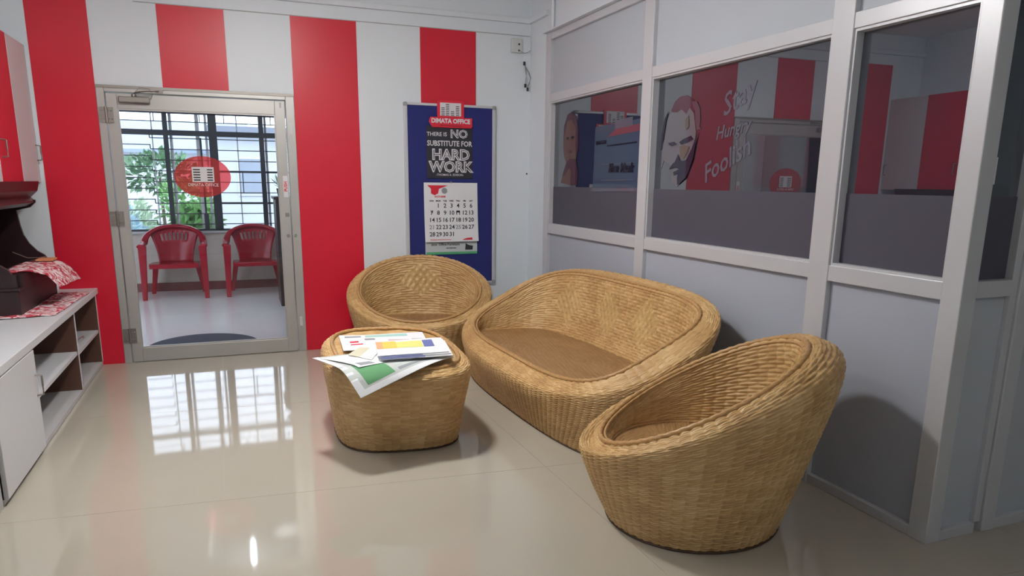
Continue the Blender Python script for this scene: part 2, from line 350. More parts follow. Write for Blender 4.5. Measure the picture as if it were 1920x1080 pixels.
f = wm(); f.box(-.70, 1.9, YV + .0, YV + .05, 1.970, 2.035); f.box(-.70, 1.9, YV + .005, YV + .05, 2.235, 2.28); f.box(-.70, 1.9, YV + .005, YV + .05, .775, .80)
wbuild(f, 'transom', black_m)
def bar(x0, x1, z, t=.011): wbuild(wm().box(x0, x1, YV + .020, YV + .031, z - t / 2, z + t / 2), 'grille_bar', black_m)
cells = ((-.70, .118), (.173, .645), (.745, 1.255), (1.315, 1.90))
zs = [.86 + .1345 * i for i in range(9)]
for a, b in cells:
    for i, z in enumerate(zs):
        if a == -.70:
            bar(-.04, b, z); bar(a, -.04, z + .05); wbuild(wm().box(-.046, -.035, YV + .02, YV + .031, z, z + .055), 'grille_bar', black_m)
        else: bar(a, b, z, .026 if (i in (2, 5) and a > .7) else .011)
    bar(a, b, 2.14)
    xm = b - .10 if a < .7 else a + .09
    wbuild(wm().box(xm, xm + .011, YV + .02, YV + .031, 2.14, 2.235), 'grille_bar', black_m)
wbuild(wm().box(1.02, 1.031, YV + .02, YV + .031, 1.26, 1.53), 'grille_bar', black_m)
wbuild(wm().tube([(.545, YV + .025, .80), (.545, YV + .025, 1.95)], .012, 8).box(.52, .575, YV + .012, YV + .034, .80, .99), 'shutter_rod', black_m)
f = wm()
for x, w in ((.185, .035), (.49, .045), (.60, .03), (.98, .014), (1.325, .03), (-.02, .014)): f.box(x, x + w, YV + .075, YV + .10, .775, 2.28)
wbuild(f, 'sliding_sash', white_lam)
for a, b in ((-.70, .60), (.60, 1.9)): wbuild(wm().box(a, b, YV + .085, YV + .089, .775, 2.28), 'window_glass', clear_glass)

# outside
box('ground', (-8, 12, YV + .15, 22, -.9, -.8), mat('garden_soil', (.12, .11, .08), .9), kind='structure')
leaf_ms = [mat('leaf_green', (.16, .36, .10), .5), mat('leaf_pale', (.42, .55, .38), .5), mat('leaf_dark', (.10, .22, .10), .5)]
def shrub(name, c, rx, ry, rz, n, m, label, size=.12, spiky=False):
    root = empty(name, (c[0], c[1], -.8), label=label, cat='plant')
    MB().tube([(0, 0, 0), (.03, 0, .5), (0, .02, c[2] + .8)], [.05, .04, .02], 6).build('stem', mat('bark', (.10, .07, .05), .9), root)
    L = MB()
    for _ in range(n):
        if spiky:
            a = random.uniform(0, 2 * PI); e = random.uniform(-.3, 1.2); l = size * random.uniform(.6, 1.2); p = Vector((0, 0, c[2] + .8)) + Vector((random.uniform(-rx, rx), random.uniform(-ry, ry), random.uniform(-rz, rz))) * .7
            d = Vector((math.cos(a) * math.cos(e), math.sin(a) * math.cos(e), math.sin(e)))
            w = d.cross(Vector((0, 0, 1))).normalized() * l * .09; md = p + d * l * .55 + Vector((0, 0, .03)); L.add([p - w * .3, p + w * .3, md + w, p + d * l - Vector((0, 0, l * .25)), md - w], [(0, 1, 2, 3, 4)])
        else:
            v = Vector((random.gauss(0, 1), random.gauss(0, 1), random.gauss(0, 1))).normalized() * random.uniform(.45, 1)
            p = Vector((v.x * rx, v.y * ry, c[2] + .8 + v.z * rz)); d = (v + Vector((random.uniform(-.7, .7), random.uniform(-.7, .7), random.uniform(-.3, .7)))).normalized(); l = size * random.uniform(.6, 1.3)
            w = d.cross(Vector((random.uniform(-1, 1), random.uniform(-1, 1), 1))).normalized() * l * .28; L.add([p, p + d * l * .5 + w, p + d * l, p + d * l * .5 - w], [(0, 1, 2, 3)])
    L.build('foliage', m, root, kind='stuff')
shrub('leafy_shrub', (-.75, 7.2, .55), .5, .5, .55, 900, leaf_ms[1], 'pale leafy shrub outside the veranda window at far left', .13)
shrub('spiky_shrub', (.30, 6.0, .75), .30, .3, .30, 260, leaf_ms[0], 'bright green shrub with long pointed leaves outside the window', .34, True)
shrub('leafy_shrub', (.15, 7.6, 1.05), .50, .4, .38, 600, leaf_ms[0], 'taller green shrub behind the long leaved one outside the window', .12)
shrub('leafy_shrub', (-.35, 8.6, 1.55), .7, .5, .35, 600, leaf_ms[2], 'dark distant shrub below the pale wall outside the window', .14)
shrub('leafy_shrub', (.75, 5.2, .25), .5, .25, .35, 600, leaf_ms[2], 'low dark undergrowth close outside the veranda window', .10)
shrub('leafy_shrub', (-.7, 5.2, .6), .38, .3, .5, 500, mat('leaf_blue', (.42, .60, .66), .5), 'bluish leaved shrub close outside the window at left', .13)
bl = empty('concrete_building', (1.9, 10, -.8), label='pale grey concrete building with small windows outside the veranda window', cat='building')
box('wall', (-1.3, 4.0, 0, 3, 0, 3.15), mat('concrete', (.62, .66, .74), .8, var=.12, vscale=1.5), bl)
box('roof', (-1.45, 4.2, -.3, 3.2, 3.15, 3.28), mat('roof_slab', (.22, .24, .30), .8), bl)
for x in (-.9, .1, 1.1):
    w_ = box('window', (x, x + .55, -.03, -.005, 1.9, 2.7), mat('window_trim', (.7, .72, .75), .6), bl); box('pane', (x + .05, x + .5, -.045, -.03, 1.95, 2.65), mat('dark_pane', (.35, .40, .48), .2), w_)
b2 = empty('shed', (-1.0, 14, -.8), label='long low shed with blue grey sloping roof beyond the shrubs', cat='building')
box('wall', (-3, 2.2, 0, 2, 0, 2.9), mat('shed_wall', (.75, .77, .80), .8, var=.08), b2)
MB().prism([(-.4, 2.85), (2.2, 3.7), (2.2, 3.78), (-.4, 2.93)], 0, -3.2, 2.4).build('roof', mat('blue_roof', (.30, .36, .48), .6), b2)

# ---------------------------------------------------------------- cane furniture
rh = np.array([.9333, -.3592]); SM = np.eye(2) + .24 * np.outer(rh, rh)      # the pieces are a little broader than deep
def weave_mat(name, base, dark, light):
    m = bpy.data.materials.new(name); m.use_nodes = True; n = m.node_tree.nodes; l = m.node_tree.links; b = n['Principled BSDF']
    uv = n.new('ShaderNodeUVMap'); uv.uv_map = 'uv'; sp = n.new('ShaderNodeSeparateXYZ'); l.new(uv.outputs[0], sp.inputs[0])
    def mth(op, a, v=None, v2=None):
        x = n.new('ShaderNodeMath'); x.operation = op; l.new(a, x.inputs[0])
        if v is not None:
            (l.new(v, x.inputs[1]) if hasattr(v, 'links') else setattr(x.inputs[1], 'default_value', v))
        return x.outputs[0]
    fu = mth('FLOOR', sp.outputs[0]); fv = mth('FLOOR', sp.outputs[1]); cb = n.new('ShaderNodeCombineXYZ'); l.new(fu, cb.inputs[0]); l.new(fv, cb.inputs[1])
    wn = n.new('ShaderNodeTexWhiteNoise'); wn.noise_dimensions = '2D'; l.new(cb.outputs[0], wn.inputs['Vector'])
    t = n.new('ShaderNodeTexCoord'); nz = n.new('ShaderNodeTexNoise'); nz.inputs['Scale'].default_value = 5; nz.inputs['Detail'].default_value = 5; l.new(t.outputs['Object'], nz.inputs['Vector'])
    r = n.new('ShaderNodeValToRGB'); e = r.color_ramp.elements; e[0].position = 0.0; e[0].color = (*dark, 1); e[1].position = 1; e[1].color = (*light, 1); k = r.color_ramp.elements.new(.5); k.color = (*base, 1)
    mx = mth('ADD', mth('MULTIPLY', wn.outputs['Value'], .26), mth('MULTIPLY', nz.outputs['Fac'], .72)); l.new(mx, r.inputs['Fac']); at = n.new('ShaderNodeAttribute'); at.attribute_name = 'pattern'; xx = n.new('ShaderNodeMix'); xx.data_type = 'RGBA'; l.new(mth('MULTIPLY', at.outputs['Fac'], .22), xx.inputs[0]); l.new(r.outputs['Color'], xx.inputs[6]); xx.inputs[7].default_value = (.74, .56, .24, 1); l.new(xx.outputs[2], b.inputs['Base Color'])
    b.inputs['Roughness'].default_value = .42; b.inputs['Specular IOR Level'].default_value = .5
    wv_ = n.new('ShaderNodeTexWave'); wv_.wave_type = 'BANDS'; wv_.bands_direction = 'Y'; wv_.inputs['Scale'].default_value = .9; wv_.inputs['Distortion'].default_value = .6; l.new(uv.outputs[0], wv_.inputs['Vector'])
    bp = n.new('ShaderNodeBump'); bp.inputs['Strength'].default_value = .25; bp.inputs['Distance'].default_value = .002; l.new(wv_.outputs['Fac'], bp.inputs['Height']); l.new(bp.outputs['Normal'], b.inputs['Normal'])
    return m
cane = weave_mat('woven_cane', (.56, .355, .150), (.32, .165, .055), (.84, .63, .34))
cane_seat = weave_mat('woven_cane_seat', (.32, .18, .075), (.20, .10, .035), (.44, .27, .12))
cord_m = mat('cane_cord', (.46, .27, .11), .4, var=.3, vscale=60)
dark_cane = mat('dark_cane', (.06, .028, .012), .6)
def sring(L, Wd, ex, n):
    t = np.linspace(0, 2 * np.pi, n, endpoint=False); c, s = np.cos(t), np.sin(t)
    return L * np.sign(c) * abs(c) ** (2 / ex), Wd * np.sign(s) * abs(s) ** (2 / ex)
def even_ring(L, Wd, ex, n):                                # resampled to equal arc length
    a, b = sring(L, Wd, ex, 4000); a = np.append(a, a[0]); b = np.append(b, b[0])
    s = np.concatenate([[0], np.cumsum(np.hypot(np.diff(a), np.diff(b)))]); u = np.linspace(0, s[-1], n, endpoint=False)
    return np.interp(u, s, a), np.interp(u, s, b), s[-1]
def ringt(o, zc, tau, L, Wd, ex, n):
    a, b, _ = even_ring(L, Wd, ex, n); return np.array([o + a * np.cos(tau), b, zc - a * np.sin(tau)])
def crom(P, ts):
    k = len(P); out = []
    for x in ts:
        i = min(int(x), k - 2); u = x - i; p0 = P[max(i - 1, 0)]; p1 = P[i]; p2 = P[i + 1]; p3 = P[min(i + 2, k - 1)]
        out.append(.5 * ((2 * p1) + (-p0 + p2) * u + (2 * p0 - 5 * p1 + 4 * p2 - p3) * u * u + (-p0 + 3 * p1 - 3 * p2 + p3) * u ** 3))
    return np.array(out)
def grid_mesh(name, P, UV, m, parent, closed=True, **k):
    nv, nu = P.shape[:2]; me = bpy.data.meshes.new(name); me.vertices.add(nv * nu); me.vertices.foreach_set('co', P.reshape(-1).astype(np.float32))
    J, I = np.meshgrid(np.arange(nv - 1), np.arange(nu if closed else nu - 1), indexing='ij'); I2 = (I + 1) % nu
    F = np.stack([J * nu + I, J * nu + I2, (J + 1) * nu + I2, (J + 1) * nu + I], -1).reshape(-1, 4)
    nf = len(F); me.loops.add(nf * 4); me.polygons.add(nf); me.loops.foreach_set('vertex_index', F.reshape(-1).astype(np.int32))
    me.polygons.foreach_set('loop_start', (np.arange(nf) * 4).astype(np.int32)); me.polygons.foreach_set('use_smooth', np.ones(nf, bool))
    Uq = np.stack([I, I + 1, I + 1, I], -1).reshape(-1) * UV[0]; Vq = np.stack([J, J, J + 1, J + 1], -1).reshape(-1) * UV[1]
    uvl = me.uv_layers.new(name='uv'); uvl.data.foreach_set('uv', np.stack([Uq, Vq], -1).reshape(-1).astype(np.float32))
    me.update(); me.validate(); me.materials.append(m); o = bpy.data.objects.new(name, me); COL.objects.link(o); o.parent = parent; return tag(o, **k)
def normals(P, closed=True):
    du = (np.roll(P, -1, 1) - np.roll(P, 1, 1)) if closed else np.gradient(P, axis=1); dv = np.gradient(P, axis=0); n = np.cross(du, dv); return n / (np.linalg.norm(n, axis=-1, keepdims=True) + 1e-9)
ROW, STAKE = .0115, .050
def woven(name, rings, parent, m=cane, A=.0042, diamonds=(), flip=1, **k):
    """rings: (k, 3, n) control rings in the local frame; a woven skin with strands running round"""
    mid = rings[len(rings) // 2]; per = np.hypot(*np.diff(np.append(mid, mid[:, :1], 1), axis=1)[:2]).sum() * 1.12
    ns = int(per / STAKE / 2) * 2; SU, SV = 6, 4; nu = ns * SU; n0 = rings.shape[2]
    G = crom(rings, np.linspace(0, len(rings) - 1, 60)); ln = np.linalg.norm(np.diff(G, axis=0), axis=1).mean(1); s = np.concatenate([[0], np.cumsum(ln)])
    nr = int(s[-1] / ROW); tv = np.interp(np.linspace(0, s[-1], nr * SV + 1), s, np.linspace(0, len(rings) - 1, 60)); G = crom(rings, tv)
    x = np.arange(nu) * n0 / nu; i0 = x.astype(int); fr_ = x - i0; G = G[:, :, i0 % n0] * (1 - fr_) + G[:, :, (i0 + 1) % n0] * fr_
    P = np.moveaxis(G, 1, 2); xy = P[..., :2] @ SM; P = np.concatenate([xy, P[..., 2:]], -1)
    N = normals(P) * flip
    J, I = np.meshgrid(np.arange(P.shape[0]), np.arange(nu), indexing='ij'); u = I / SU; v = J / SV; row = np.floor(v + 1e-6); ph = (v - row)
    prof = np.sqrt(np.clip(np.sin(np.pi * ph), 0, 1)); wob = rng.normal(0, .25, (nr + 2,))[row.astype(int)]
    h = A * (1.0 * prof - .55) + A * (.5 * np.cos(np.pi * u + np.pi * row + wob * .5) + 1.8 * np.sqrt(abs(np.sin(np.pi * u + wob * .10))) - 1.2) * prof
    pat = np.zeros_like(h)
    for (du, dv, ru, rv) in diamonds:
        uu = (u - du * ns + ns / 2) % ns - ns / 2; vv = v - dv * nr; inside = (abs(uu) / ru + abs(vv) / rv) < 1
        r4 = np.floor(v / 2); h4 = A * 1.5 * np.cos(2 * np.pi * u + np.pi * r4) * abs(np.sin(np.pi * v / 2)) ** .5 + A * .4
        h = np.where(inside, h4, h)
        pat = np.maximum(pat, inside * 1.0)
    P = P + N * h[..., None]
    o = grid_mesh(name, P, (1 / SU, 1 / SV), m, parent, **k)
    at = o.data.attributes.new('pattern', 'FLOAT', 'POINT'); at.data.foreach_set('value', pat.reshape(-1).astype(np.float32)); return o
def loop_pts(ring, off=0, step=.006):
    P = ring.T.copy(); xy = P[:, :2] @ SM; P = np.column_stack([xy, P[:, 2] + off]); P = np.vstack([P, P[:1]]); s = np.concatenate([[0], np.cumsum(np.linalg.norm(np.diff(P, axis=0), axis=1))])
    n = int(s[-1] / step); u = np.linspace(0, s[-1], n, endpoint=False); return np.column_stack([np.interp(u, s, P[:, i]) for i in range(3)])
def cord(name, ring, r, parent, off=0, lobes=2, amp=.16, twist=.42, **k):
    return MB().tube([tuple(p) for p in loop_pts(ring, off)], r, 8, True, twist, lobes, amp).build(name, cord_m, parent, smooth=True, **k)
def tub(root, q, rim, seat, diamonds=(), nn=360):
    """q: outside shape, rim: (z, tilt, L, W, exponent), seat: (offset, z, L, W)"""
    m_, d, taub, ob2, ob, Lb, Wb, full, d3 = q[:9]; cz, tau, L, Wd, ex = rim; mw, xo = q[9:] if len(q) > 9 else (m_, ex)
    Rb = ringt(ob, .012, 0, Lb, Wb, xo, nn); Ru = ringt(ob2, cz - d, taub, L + m_, Wd + mw, xo, nn)
    c = np.array([(ob + ob2) / 2, 0, 0])[:, None]; Rm = (Rb + Ru) / 2; Rm[0] = (Rm[0] - c[0]) * (1 + full) + c[0]; Rm[1] *= 1 + full
    R3 = ringt(ob2 * .4, cz + d3, tau, L + m_ * .62, Wd + mw * .62, (ex + xo) / 2, nn); Rr = ringt(0, cz, tau, L, Wd, ex, nn)
    woven('woven_shell', np.array([Rb, Rm, Ru, R3, Rr]), root)
    so, sz, sL, sW = seat; Rs = ringt(so, sz, 0, sL, sW, ex, nn); Ri = ringt(-.002, cz - .022, tau, L - .020, Wd - .020, ex, nn)
    Rin = Rs * .42 + Ri * .58; Rin[0] -= .012
    woven('woven_lining', np.array([Rr, Ri, Rin, Rs]), root, diamonds=diamonds, flip=1)
    for dz, rr, tt in ((0.004, .0105, 0), (-.006, .006, -.017)):
        cord('rim_cord' if tt == 0 else 'rim_braid', ringt(-.002 if tt < 0 else 0, cz + dz - (0 if tt <= 0 else .008), tau, L + tt, Wd + tt, ex, nn), rr, root)
    seat_grid(root, so, sz, sL, sW, ex)
    cord('seat_cord', ringt(so, sz + .003, 0, sL - .006, sW - .006, ex, nn), .007, root)
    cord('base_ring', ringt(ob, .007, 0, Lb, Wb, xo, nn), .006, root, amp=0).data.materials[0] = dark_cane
def seat_grid(root, so, sz, sL, sW, ex, name='woven_seat', m=None, pitch=.0115, stake=.055):
    nu = int(2 * sW / stake) * 6; nv = int(2 * sL / pitch) * 4; a = np.linspace(-1, 1, nv + 1); b = np.linspace(-1, 1, nu + 1); Aa, Bb = np.meshgrid(a, b, indexing='ij')
    e = ex; f_ = (np.maximum(abs(Aa), abs(Bb)) / np.maximum((abs(Aa) ** e + abs(Bb) ** e) ** (1 / e), 1e-9)); f_[(abs(Aa) + abs(Bb)) < 1e-6] = 1
    X = Aa * f_ * sL + so; Y = Bb * f_ * sW; J, I = np.meshgrid(np.arange(nv + 1), np.arange(nu + 1), indexing='ij'); v = J / 4; row = np.floor(v + 1e-6)
    h = .0025 * np.sqrt(np.clip(np.sin(np.pi * (v - row)), 0, 1)) * (1 + .8 * np.cos(np.pi * (I / 6 + row)))
    xy = np.stack([X, Y], -1) @ SM; P = np.concatenate([xy, (sz + h)[..., None]], -1)
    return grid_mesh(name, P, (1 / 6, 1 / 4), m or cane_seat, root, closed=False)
def place_root(name, cx, cy, ph, **k):
    return empty(name, (cx, cy, 0), 0, **k)
def rotS(ph):
    """stretch acts in world axes, so the facing angle is baked into the local stretch"""
    c, s = math.cos(ph), math.sin(ph); R = np.array([[c, s], [-s, c]]); return R
BASE_SM = np.eye(2) + .24 * np.outer(rh, rh)
def tub_at(name, cx, cy, ph, q, rim, seat, diamonds, **k):
    global SM
    SM = rotS(ph) @ BASE_SM; root = empty(name, (cx, cy, 0), 0, **k); tub(root, q, rim, seat, diamonds); return root
Q1 = (.076, .058, .438, -.024, .006, .304, .374, .023, -.012)
tub_at('cane_armchair', 2.716, -3.765, 2.663, Q1, (.575, .575, .405, .405, 2.0), (0, .306, .305, .352), ((.5, .42, 3.6, 7),),
       label='woven cane tub armchair nearest the camera, in front of the grey partition', cat='armchair', group='cane tub armchairs')
tub_at('cane_armchair', 2.274, -.525, -1.853, Q1, (.575, .575, .405, .405, 2.0), (0, .306, .305, .352), ((.5, .42, 3.6, 7),),
       label='woven cane tub armchair against the back wall under the blue notice board', cat='armchair', group='cane tub armchairs')
tub_at('cane_sofa', 2.868, -2.136, 3.11, (.085, .056, .564, .004, .111, .225, 1.039, .02, -.012, .17, 2.86), (.585, .59, .397, .965, 3.9), (.045, .335, .300, .895),
       ((.44, .50, 3.4, 8), (.535, .50, 3.4, 8), (.645, .50, 3.4, 8)), label='woven cane two seat sofa with diamond pattern back along the partition', cat='sofa')
# pouf table
SM = rotS(1.49) @ BASE_SM
tb = empty('cane_table', (1.691, -2.263, 0), label='low woven cane table with rounded corners, covered in newspapers', cat='table')
nn = 360; TZ = .500
Rb = ringt(0, .012, 0, .35, .275, 3, nn); Ru = ringt(0, .433, -.03, .489, .321, 3, nn); Rm = (Rb + Ru) / 2; R3 = ringt(0, .488, -.053, .466, .300, 3, nn); Rr = ringt(0, TZ, -.053, .437, .270, 3, nn)
woven('woven_shell', np.array([Rb, Rm, Ru, R3, Rr]), tb)
cord('rim_cord', ringt(0, TZ + .004, -.053, .437, .270, 3, nn), .0115, tb)
o_ = seat_grid(tb, 0, 0, .430, .264, 3, 'woven_top', cane); 
co = np.zeros(len(o_.data.vertices) * 3, np.float32); o_.data.vertices.foreach_get('co', co); co = co.reshape(-1, 3)
axis = (np.array([[1., 0]]) @ SM)[0]; axis /= np.linalg.norm(axis); co[:, 2] += TZ - .008 + (co[:, :2] @ axis) * .050; o_.data.vertices.foreach_set('co', co.reshape(-1)); o_.data.update()
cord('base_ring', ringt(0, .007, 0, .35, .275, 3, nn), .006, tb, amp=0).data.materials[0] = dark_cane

# ---------------------------------------------------------------- newspapers on the table
def bend(x, y, z, y0=-2.68, r=.10, amax=1.12):
    s = y0 - (y)
    if s <= 0: return (x, y, z)
    a = min(s / r, amax); rest = max(0, s - r * amax)
    return (x, y0 - (r + z - TZ) * math.sin(a) - rest * math.cos(a), z - r * (1 - math.cos(a)) - rest * math.sin(a))
def sheet(name, c, z, m, prints=(), parent=None, th=.0016, wav=.004, ph=0, n=22, bendf=bend, **k):
    """c: four flat corners; prints: (name, material, quad in sheet uv)"""
    def pt(u, v, dz):
        x = (c[0][0] * (1 - u) + c[1][0] * u) * (1 - v) + (c[3][0] * (1 - u) + c[2][0] * u) * v; y = (c[0][1] * (1 - u) + c[1][1] * u) * (1 - v) + (c[3][1] * (1 - u) + c[2][1] * u) * v
        return bendf(x, y, z + dz + wav * math.sin(5 * u + ph) * math.sin(4 * v + ph * 1.7) + wav)
    def patch(q, a, b, n):
        vs = []; fs = []
        for dz in (a, b):
            for i in range(n + 1):
                for j in range(n + 1):
                    s, t = i / n, j / n; u = (q[0][0] * (1 - s) + q[1][0] * s) * (1 - t) + (q[3][0] * (1 - s) + q[2][0] * s) * t; v = (q[0][1] * (1 - s) + q[1][1] * s) * (1 - t) + (q[3][1] * (1 - s) + q[2][1] * s) * t
                    vs.append(pt(u, v, dz))
        K = (n + 1) ** 2
        for i in range(n):
            for j in range(n):
                a0 = i * (n + 1) + j; fs.append((a0, a0 + 1, a0 + n + 2, a0 + n + 1)); fs.append((K + a0, K + a0 + n + 1, K + a0 + n + 2, K + a0 + 1))
        for i in range(n):
            for (p, q_) in ((i, i + 1), (n * (n + 1) + i, n * (n + 1) + i + 1), (i * (n + 1), (i + 1) * (n + 1)), (i * (n + 1) + n, (i + 1) * (n + 1) + n)): fs.append((p, q_, K + q_, K + p))
        return MB().add(vs, fs)
    o = patch([(0, 0), (1, 0), (1, 1), (0, 1)], 0, th, n).build(name, m, parent, **k)
    for nm, mm, q in prints: patch(q, th + .0004, th + .0009, 10).build(nm, mm, o)
    return o
def R4(a, b, c, d): return [(a, b), (c, b), (c, d), (a, d)]
teal = mat('teal_print', (.35, .62, .56), .7); pinkp = mat('pink_print', (.62, .42, .46), .7); mgreen = mat('ad_green_print', (.10, .30, .13), .7); greyp = mat('newsprint', (.52, .56, .55), .75, var=.12, vscale=25)
yel = mat('yellow_print', (.72, .72, .22), .6); orr = mat('orange_print', (.85, .40, .20), .6); blu = mat('blue_print', (.14, .17, .42), .6); beige = mat('beige_paper', (.62, .60, .46), .7)
T0 = TZ + .016
sheet('newspaper', [(1.40, -2.335), (1.885, -2.36), (1.93, -1.99), (1.43, -1.92)], T0, paper_m,
      [('headline', print_grey, R4(.06, .80, .25, .90)), ('banner', teal, R4(.30, .78, .80, .93)), ('red_headline', print_red, R4(.10, .42, .20, .52)), ('red_headline', print_red, R4(.10, .28, .24, .34)), ('photo', print_grey, R4(.28, .55, .40, .68)), ('photo', pinkp, R4(.55, .10, .80, .55)), ('text_column', greyp, R4(.83, .15, .96, .6))],
      label='folded newspaper with teal banner at the back of the cane table', cat='newspaper')
sheet('newspaper', [(1.22, -2.47), (1.41, -2.875), (1.94, -2.67), (1.62, -2.36)], T0 + .003, greyp,
      [('margin', paper_m, R4(.0, .0, 1, .07)), ('margin', paper_m, R4(.93, 0, 1, 1)), ('advert', mgreen, R4(.58, .12, .90, .40)), ('text_column', print_grey, R4(.1, .10, .35, .12)), ('text_column', print_grey, R4(.86, .45, .90, .9))], ph=1.2, wav=.003,
      label='grey newspaper with green advert hanging over the front edge of the cane table', cat='newspaper')
sheet('newspaper', [(1.255, -2.50), (1.42, -2.715), (1.88, -2.62), (1.66, -2.40)], T0 + .010, paper_m,
      [('headline', print_grey, [(.80, .05), (.95, .05), (.95, .22), (.80, .22)]), ('headline', print_grey, [(.9, .30), (.98, .30), (.98, .62), (.9, .62)])], ph=2.2, wav=.003,
      label='white newspaper page lying across the middle of the cane table', cat='newspaper')
sheet('newspaper', [(1.40, -2.50), (1.50, -2.64), (1.60, -2.40), (1.49, -2.33)], T0 + .017, beige, [('fold', paper_m, R4(.5, .0, 1, 1))], ph=.6, wav=.002,
      label='small beige leaf sticking out left of the brochure stack', cat='leaflet')
for i, (dx, dy, rr) in enumerate(((.016, -.020, .01), (.008, -.010, 0), (0, 0, 0))):
    zz = T0 + .022 + i * .007
    cc = [(1.530 + dx, -2.665 + dy), (1.905 + dx, -2.675 + dy), (1.955 + dx, -2.335 + dy), (1.575 + dx, -2.315 + dy)]
    pr = [('banner', orr, R4(.01, .42, .10, .93)), ('banner', mat('amber_print', (.85, .58, .12), .6), R4(.10, .42, .30, .93)), ('banner', yel, R4(.30, .42, .68, .86)), ('banner', blu, R4(.69, .42, .84, .88)), ('text', print_white, R4(.73, .52, .79, .64))] if i == 2 else [('edge', blu, R4(0, 0, .6, .03))]
    sheet('brochure', cc, zz, paper_m, pr, th=.005, wav=.0015, ph=.3,
          label=['white brochure at the bottom of the stack on the cane table', 'white brochure in the middle of the stack on the cane table', 'white brochure with yellow banner and blue block on top of the stack'][i], cat='brochure', group='brochures stacked on the cane table')

# ---------------------------------------------------------------- notice board, poster, sign, calendar
nb = empty('notice_board', (2.70, 0, .52), label='tall blue felt notice board in an aluminium frame', cat='notice board')
bx0, bx1, bz1 = -.415, .410, 1.572
MB().box(bx0 + .015, bx1 - .015, -.022, -.002, .015, bz1 - .015).build('felt_panel', blue_felt, nb)
MB().box(bx0, bx0 + .03, -.030, -.002, .03, bz1 - .03).box(bx1 - .03, bx1, -.030, -.002, .03, bz1 - .03).box(bx0 + .03, bx1 - .03, -.030, -.002, 0, .022).box(bx0 + .03, bx1 - .03, -.030, -.002, bz1 - .022, bz1).build('frame', alu, nb, .004)
capm = mat('grey_plastic', (.32, .33, .34), .4)
for x in (bx0, bx1 - .03):
    for z in (0, bz1 - .03): MB().box(x - .003, x + .033, -.034, -.002, z - .003, z + .033).build('corner_cap', capm, nb, .01)
po = empty('poster', (2.686, -.0225, 1.685), label='black chalk lettered poster pinned on the blue notice board', cat='poster')
box('card', (-.207, .207, -.003, -.0002, -.222, .222), chalk_m, po)
RX = (PI / 2, 0, 0)
for t, s, x, z, b, sx in (('THERE IS', .046, -.115, .152, .0005, 1), ('NO', .094, .085, .156, .004, 1.05), ('SUBSTITUTE FOR', .062, -.0, .075, .0012, .86), ('HARD', .125, .01, -.022, .006, 1.0), ('WORK', .125, .01, -.125, .006, 1.0), ('-THOMAS A. EDISON-', .026, 0, -.190, .0002, 1)):
    lettering(t, s, print_white, po, (x, -.0038, z), RX, bold=b, sx=sx)
for t, s, x, z, b, sx in (('NO', .094, .085, .156, -.002, 1.05), ('HARD', .125, .01, -.022, -.003, 1.0), ('WORK', .125, .01, -.125, -.003, 1.0)):
    lettering(t, s, chalk_m, po, (x + .002, -.0050, z), RX, bold=b, sx=sx)
sg = empty('sign_plate', (2.694, -.0290, 1.94), label='red sign plate with white office name above the black poster', cat='sign')
MB().prism([(-.185, .030), (-.195, 0), (-.165, -.045), (.185, -.045), (.195, -.03), (.195, .040), (.120, .040), (.120, .165), (.105, .180), (-.105, .180), (-.120, .165), (-.120, .040), (-.18, .040)], 1, -.010, -.0035).build('plate', print_red, sg)
box('logo_panel', (-.096, .092, -.0115, -.0102, .052, .160), print_white, sg)
lb = MB(); 
for c, (x, n, z0) in enumerate(((-.085, 5, .056), (-.045, 7, .056), (.0, 3, .056), (.045, 6, .056))):
    for r in range(n): lb.box(x, x + .030, -.0128, -.0117, z0 + .0145 * r, z0 + .0145 * r + .006)
lb.build('logo_bars', print_blk, sg)
lettering('DIMATA OFFICE', .052, print_white, sg, (0, -.0108, .008), RX, bold=.0022, sx=.93)
lettering('office products and furniture', .017, print_blk, sg, (.0, -.0108, -.030), RX)
ca = empty('wall_calendar', (2.692, -.0235, 1.17), label='white month calendar hanging on the blue notice board', cat='calendar')
vs = []; n = 12
for dy in (0, -.003):
    for i in range(n + 1):
        t = i / n
        for x in (-.245, .245): vs.append((x + .006 * t * (1 if x > 0 else .2), -.004 - .022 * t ** 3 + dy, .258 - .515 * t))
fs = []
for i in range(n): fs.append((2 * i, 2 * i + 1, 2 * i + 3, 2 * i + 2)); fs.append((26 + 2 * i, 26 + 2 * i + 2, 26 + 2 * i + 3, 26 + 2 * i + 1)); fs += [(2 * i, 2 * i + 2, 28 + 2 * i, 26 + 2 * i), (2 * i + 1, 27 + 2 * i, 29 + 2 * i, 2 * i + 3)]
fs += [(0, 26, 27, 1), (24, 25, 51, 50)]
pg = MB().add(vs, fs).build('page', paper_m, ca)
def cy(z): t = (.258 - z) / .515; return -.0078 - .022 * t ** 3
def cal(t, s, x, z, m=print_blk, b=.0008, sx=1): lettering(t, s, m, pg, (x, cy(z) - .0006, z), (PI / 2 - .0 - .12 * max(0, (.1 - z)), 0, 0), bold=b, sx=sx, name='date' if t.isdigit() else 'lettering', ext=.0003)
pg_ = pg
days = [[None, 1, 2, 3, 4, 5, 6], [7, 8, 9, 10, 11, 12, 13], [14, 15, 16, 17, 18, 19, 20], [21, 22, 23, 24, 25, 26, 27], [28, 29, 30, 31, None, None, None]]
for r, wk in enumerate(days):
    for c, d in enumerate(wk):
        if d: cal(str(d), .052, -.178 + .0605 * c, .058 - .0625 * r, print_red if c == 0 and False else (print_grey if d in (21, 25) else print_blk))
for c, d in enumerate(('SUN', 'MON', 'TUE', 'WED', 'THU', 'FRI', 'SAT')): cal(d, .018, -.178 + .0605 * c, .100)
MB().cyl((.064, -.0098, -.003), .020, .001, 1, 16).build('ink_mark', print_blk, pg)
